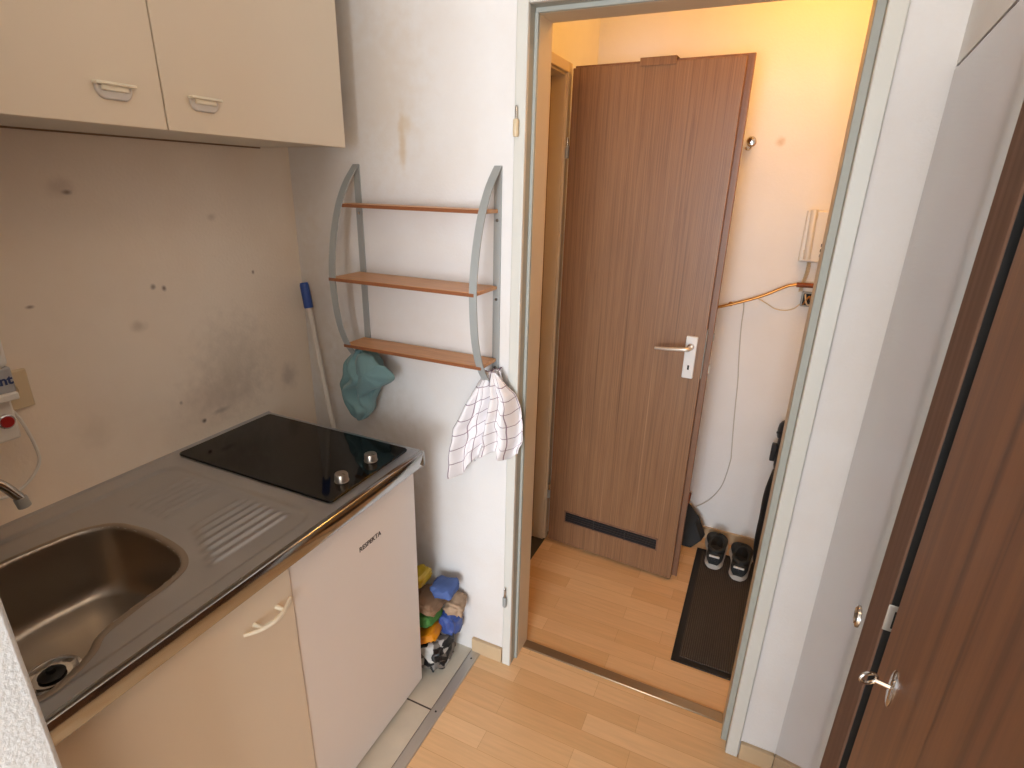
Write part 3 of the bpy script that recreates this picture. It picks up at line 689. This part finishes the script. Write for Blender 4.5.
hs = MB().tube(pts, [.0145+.003*abs(2*k/24-1)**3 for k in range(25)], 14, flat=.8).build('handset', 'white_plastic', ph)
for z0 in (1.368, 1.506): MB().box(1.511, 1.538, HB-.040, HB-.028, z0, z0+.023).build('cradle', 'white_plastic', ph, bevel=.003)
for k, m_ in enumerate(('dark_plastic', 'dark_plastic', 'grey_metal')): MB().box(1.568, 1.582, HB-.034, HB-.029, 1.407-.0195*k, 1.418-.0195*k).build('button', m_, ph, bevel=.001)
pts = [(1.538-.003*k/150+.010*math.sin(k*.0333)*.4+.006*math.cos(k*.9), HB-.016+.006*math.sin(k*.9), 1.358-.128*k/150) for k in range(151)]
MB().tube(pts, .0022, 6).build('cord', 'ivory', ph)
pp = thing('wall_pipe', (1.4, HB, 1.2), 'brass coloured bent pipe crossing the hall wall below the intercom', 'pipe')
pts = spline([(1.05,HB-.03,1.080),(1.14,HB-.03,1.105),(1.241,HB-.03,1.138),(1.334,HB-.03,1.173),(1.405,HB-.03,1.205),(1.472,HB-.03,1.244),(1.498,HB-.03,1.254),(1.524,HB-.03,1.257),(1.59,HB-.03,1.259)], 6)
MB().tube(pts, .0058, 12).build('tube', 'copper', pp)
MB().tube([(1.512,HB-.03,1.2565),(1.60,HB-.03,1.259)], .0095, 12).build('sleeve', 'copper_dark', pp)
MB().lathe([(.014,0),(.014,.01),(.008,.012),(.008,.036)], (1.595,HB,1.259), (0,-1,0), 14).build('elbow', 'copper_dark', pp)
MB().lathe([(.010,0),(.010,.004),(.005,.006),(.005,.028)], (1.28,HB,1.150), (0,-1,0), 12).build('clamp', 'copper', pp)
jb = thing('junction_box', (1.56, HB, 1.2), 'opened small junction box with loose wires under the brass pipe', 'junction box')
MB().box(1.538, 1.584, HB-.022, HB-.001, 1.172, 1.230).build('housing', 'grey_metal', jb, bevel=.003)
MB().box(1.544, 1.578, HB-.0235, HB-.021, 1.178, 1.224).build('recess', 'dark_plastic', jb)
MB().tube(spline([(1.548,HB-.024,1.18),(1.556,HB-.034,1.20),(1.566,HB-.030,1.215),(1.572,HB-.026,1.20)], 5), .003, 8).build('lead', 'copper', jb)
MB().tube(spline([(1.572,HB-.024,1.18),(1.560,HB-.036,1.186),(1.552,HB-.03,1.21),(1.55,HB-.026,1.222)], 5), .003, 8).build('lead', 'ivory', jb)
w = MB().tube(spline([(1.33,HB-.024,1.168),(1.334,HB-.010,1.13),(1.337,HB-.005,1.045),(1.350,HB-.005,.90),(1.359,HB-.005,.823),(1.367,HB-.005,.70),(1.375,HB-.005,.587),(1.384,HB-.005,.48),(1.386,HB-.006,.427),(1.369,HB-.008,.302),(1.327,HB-.010,.215),(1.275,HB-.012,.163),(1.25,HB-.014,.15)], 6), .0022, 8).build('wire', 'wire')
tag(w, 'thin grey wire hanging down the hall wall from the brass pipe', 'wire')
w = MB().tube(spline([(1.38,HB-.022,1.187),(1.400,HB-.008,1.176),(1.423,HB-.005,1.164),(1.452,HB-.005,1.149),(1.49,HB-.005,1.146),(1.52,HB-.008,1.158),(1.537,HB-.012,1.178)], 6), .0022, 8).build('wire', 'ivory')
tag(w, 'short loose wire sagging between brass pipe and junction box', 'wire')

dp = thing('dustpan', (1.28, .95, 0), 'dark grey dustpan leaning behind the open brown door', 'dustpan')
# wedge shaped pan standing on edge against the wall
PO = [(1.222,.205),(1.296,.140),(1.336,.070),(1.322,.040),(1.285,.002),(1.205,.002),(1.19,.10)]
yb = lambda z: .99 + .085*z/.2
MB().prism(PO, lambda a, b: (a, yb(b), b), lambda a, b: (a-.004, yb(b)-.006, b)).build('pan', 'dark_plastic', dp, bevel=.002)
MB().prism([(1.296,.140),(1.336,.070),(1.329,.064),(1.290,.132)], lambda a, b: (a, yb(b), b), lambda a, b: (a-.012, yb(b)-.040, b-.012)).build('rim', 'dark_plastic', dp, bevel=.002)
MB().tube([(1.228,1.066,.170),(1.234,1.084,.235)], [.012,.010], 12).build('handle', 'copper_dark', dp)

mt = thing('door_mat', (1.52, .6, 0), 'charcoal ribbed mat with black rubber border on the hall floor', 'mat')
MB().box(1.311, 1.715, .270, 1.000, .0, .005).build('border', 'rubber', mt, bevel=.002)
MB().box(1.336, 1.690, .296, .975, .004, .0085).build('pile', 'mat', mt, bevel=.001)

# trainers standing toes to the wall
def make_shoe():
    t = bpy.data.objects.new('shoe', None); col.objects.link(t); t.empty_display_size = .05
    Lh = .258
    def out(v):      # half width and centre offset along the length, v 0 heel .. 1 toe
        w = interp([(0,.020),(.04,.029),(.12,.034),(.3,.034),(.5,.037),(.68,.046),(.82,.045),(.93,.032),(1,.012)], v)
        c = interp([(0,0),(.4,.002),(.7,-.004),(1,-.008)], v); return w, c
    def ringat(v, hgt, zb, k=1.0, n=28, flat=False):
        w, c = out(v); pts = []
        for i in range(n):
            a = 2*PI*i/n; cx, sz = math.cos(a), math.sin(a)
            pts.append((c+w*k*math.copysign(abs(cx)**.7, cx), v*Lh, zb+(hgt-zb)*.5*(1+math.copysign(abs(sz)**.8, sz))))
        return pts
    vs = [0,.01,.03,.07,.12,.2,.3,.4,.5,.6,.7,.8,.88,.94,.98,1]
    toe = lambda v: .006*max(0, (v-.75)/.25)**2
    MB().rings([ringat(v, .030+toe(v)-.004*v, .0085+toe(v), 1.05) for v in vs]).build('sole', 'sole', t, angle=60)
    H = lambda v: interp([(0,.070),(.03,.082),(.10,.080),(.22,.068),(.36,.066),(.46,.082),(.54,.078),(.7,.062),(.85,.052),(.95,.044),(1,.034)], v)
    MB().rings([ringat(v, H(v), .024, .97) for v in vs]).build('upper', 'shoe', t, sub=1, angle=180)
    # padded collar around the dark opening
    loop = [(.0,.012,.086),(.022,.030,.085),(.027,.060,.075),(.026,.090,.074),(.018,.115,.086),(0,.124,.091),(-.018,.115,.086),(-.026,.090,.074),(-.027,.060,.075),(-.022,.030,.085)]
    lp = spline(loop, 4, True); lp.append(lp[0]); lp.append(lp[1])
    MB().tube(lp, .0070, 10, cap=False).build('collar', 'shoe', t, angle=180)
    ll = spline(loop, 4, True); cen = Vector((0,.065,.07))
    rs = [[(cen.x+(p.x-cen.x)*k, cen.y+(p.y-cen.y)*k, p.z+dz) for p in ll] for k, dz in ((1.0,.004),(.80,.0045),(.4,.003),(.05,.002))]
    MB().rings(rs, cap0=False).build('lining', 'shoe_in', t, angle=180)
    MB().box(-.020, .020, -.0045, .004, .064, .071).build('heel_tab', 'reflect', t, bevel=.002)
    MB().box(-.008, .008, -.006, .004, .050, .060).build('heel_patch', 'black_gloss', t, bevel=.002)
    mb = MB()
    for k in range(5):
        yv = .134+.018*k; zz = H(yv/Lh)+.001; ww = .020-.001*k
        mb.tube([(-ww,yv,zz-.008),(-ww*.5,yv+.002,zz),(ww*.5,yv+.002,zz),(ww,yv,zz-.008)], .0028, 6)
    mb.build('laces', 'black_fabric', t)
    return t
def copy_tree(o, parent=None):
    c = o.copy(); col.objects.link(c)
    if parent: c.parent = parent; c.matrix_parent_inverse = o.matrix_parent_inverse
    for k in list(o.children): copy_tree(k, c)
    return c
s1 = make_shoe(); s2 = copy_tree(s1)
for o, x, y, rz, lab in ((s1, 1.392, .856, -.02, 'dark grey trainer on the mat nearer the brown door and dustpan'), (s2, 1.496, .822, -.06, 'dark grey trainer on the mat nearer the black umbrella')):
    o.location = (x, y, .0007); o.rotation_euler = (0, 0, rz); tag(o, lab, 'shoe', 'pair of trainers')
    o.scale = (1.10, 1, 1.12)

um = thing('umbrella', (1.60, .80, 0), 'black folded umbrella leaning upright on the hall wall behind the door frame', 'umbrella')
def ax(z): return Vector((1.588-.005*z, .80+.40*z, z+.009))
pts = [ax(z) for z in (.02,.05,.12,.20,.28,.34,.40,.46,.50)]
MB().tube([p+Vector((.006*math.sin(i*1.9),0,0)) for i, p in enumerate(pts)], [.022,.034,.044,.052,.054,.050,.042,.036,.030], 18).build('canopy', 'black_fabric', um, sub=1, angle=180)
MB().tube([ax(.005), ax(.025)], [.012,.018], 12).build('tip', 'black_gloss', um)
MB().tube([ax(z) for z in (.48,.50,.60,.61)], [.026,.030,.029,.026], 18).build('sleeve', 'black_gloss', um)
MB().tube([ax(z) for z in (.605,.615,.640,.662,.676,.682)], [.032,.036,.037,.033,.022,.006], 18).build('handle', 'black_gloss', um)
MB().tube([ax(.622), ax(.630)], [.039,.039], 18).build('ring', 'dark_plastic', um)
p = ax(.555); MB().box(p.x-.048, p.x-.026, p.y-.012, p.y+.012, .515, .595).build('clip', 'black_gloss', um, bevel=.004)

# ------------------------------------------------------------------ wardrobe at the right
wd = thing('wardrobe', W(.8, -.2, 0), 'tall glossy brown wood wardrobe with a key in its door', 'wardrobe')
wbox(MB(), .002, .622, -.022, 0, .002, 1.820).build('fixed_panel', 'ward', wd, bevel=.0012)
wbox(MB(), .6225, .722, -.022, .0012, .002, 1.820).build('stile', 'ward_stile', wd, bevel=.003)
dr_ = wbox(MB(), .760, 1.52, -.022, 0, .015, 1.820).build('door', 'ward_door', wd, bevel=.0012)
mb = MB(); wbox(mb, .002, 1.52, -.46, -.44, 0, 1.818); wbox(mb, 1.522, 1.54, -.46, 0, 0, 1.82); wbox(mb, .002, 1.52, -.46, -.03, 1.80, 1.819); wbox(mb, .002, 1.52, -.46, -.03, 0, .014)
mb.build('carcass', 'black', wd)
wbox(MB(), .7222, .7240, -.021, -.001, .004, 1.818).build('panel_edge', 'black', wd)
st_ = wbox(MB(), .7240, .7256, -.0205, .0012, 1.121, 1.157).build('strike_plate', 'alu', wd, bevel=.0008)
wbox(MB(), .7256, .7261, -.015, -.006, 1.126, 1.150).build('bolt_hole', 'black', st_)
Wd = Vector((-ct, st, 0))
MB().lathe([(.0165,0),(.0165,.0020),(.0130,.0032),(.0115,.0012),(0,.0010)], W(.566, 0, 1.014), Wd, 28).build('finger_pull', 'chrome', wd)
es = MB().rings([[W(.832+.011*math.cos(a)*k, d, 1.133+.022*math.sin(a)*k) for a in [2*PI*i/24 for i in range(24)]] for k, d in ((1,0),(1,.0012),(.85,.0024))]).build('escutcheon', 'chrome', dr_)
MB().tube([W(.832,.002,1.134), W(.829,.014,1.133)], .0024, 10).build('key_shank', 'chrome', es)
bow = [W(.829+.004*math.cos(a), .0205+.0075*math.cos(a), 1.133+.0065*math.sin(a)) for a in [2*PI*i/20 for i in range(22)]]
MB().tube(bow, .0019, 8, cap=False).build('key_bow', 'chrome', es)

# ------------------------------------------------------------------ light
def area(name, loc, rot, sx, sy, power, colr):
    l = bpy.data.lights.new(name, 'AREA'); l.shape = 'RECTANGLE'; l.size = sx; l.size_y = sy; l.energy = power; l.color = colr
    o = bpy.data.objects.new(name, l); col.objects.link(o); o.location = loc; o.rotation_euler = rot; return o
area('window_daylight', (1.62, -4.78, 1.20), (math.radians(90), 0, 0), 1.7, 1.70, 178, (.84, .92, 1.0))
def bulb(name, loc, power, colr, r):
    l = bpy.data.lights.new(name, 'POINT'); l.energy = power; l.color = colr; l.shadow_soft_size = r
    o = bpy.data.objects.new(name, l); col.objects.link(o); o.location = loc; return o
bulb('hall_lamp', (1.45, .60, 2.36), 10, (1.0, .45, .07), .07)
bulb('room_lamp', (1.35, -1.0, 2.34), 3.2, (1.0, .74, .48), .12)
wld = bpy.data.worlds.new('sky'); scn.world = wld; wld.use_nodes = True
bg = wld.node_tree.nodes['Background']; bg.inputs[0].default_value = (.75, .86, 1, 1); bg.inputs[1].default_value = 1.0

# ------------------------------------------------------------------ camera
yaw, pit, rol, fpx = .4261, .3481, .0252, 550.4163
fw = Vector((-math.sin(yaw)*math.cos(pit), math.cos(yaw)*math.cos(pit), -math.sin(pit)))
rt = Vector((math.cos(yaw), math.sin(yaw), 0)); up = rt.cross(fw)
c_, s2_ = math.cos(rol), math.sin(rol); r2 = c_*rt + s2_*up; u2 = -s2_*rt + c_*up
cam = bpy.data.cameras.new('camera'); cam.sensor_width = 36; cam.sensor_fit = 'HORIZONTAL'; cam.lens = 36*fpx/1024; cam.clip_start = .02
co = bpy.data.objects.new('camera', cam); col.objects.link(co)
co.matrix_world = Matrix(((r2.x,u2.x,-fw.x,1.4014),(r2.y,u2.y,-fw.y,-1.3759),(r2.z,u2.z,-fw.z,1.604),(0,0,0,1)))
scn.camera = co
vs = scn.view_settings; vs.view_transform = 'Standard'; vs.look = 'None'; vs.gamma = 1; vs.use_curve_mapping = False; vs.exposure = 0
scn.cycles.use_denoising = True
scn.cycles.max_bounces = 8; scn.cycles.diffuse_bounces = 5; scn.cycles.glossy_bounces = 4
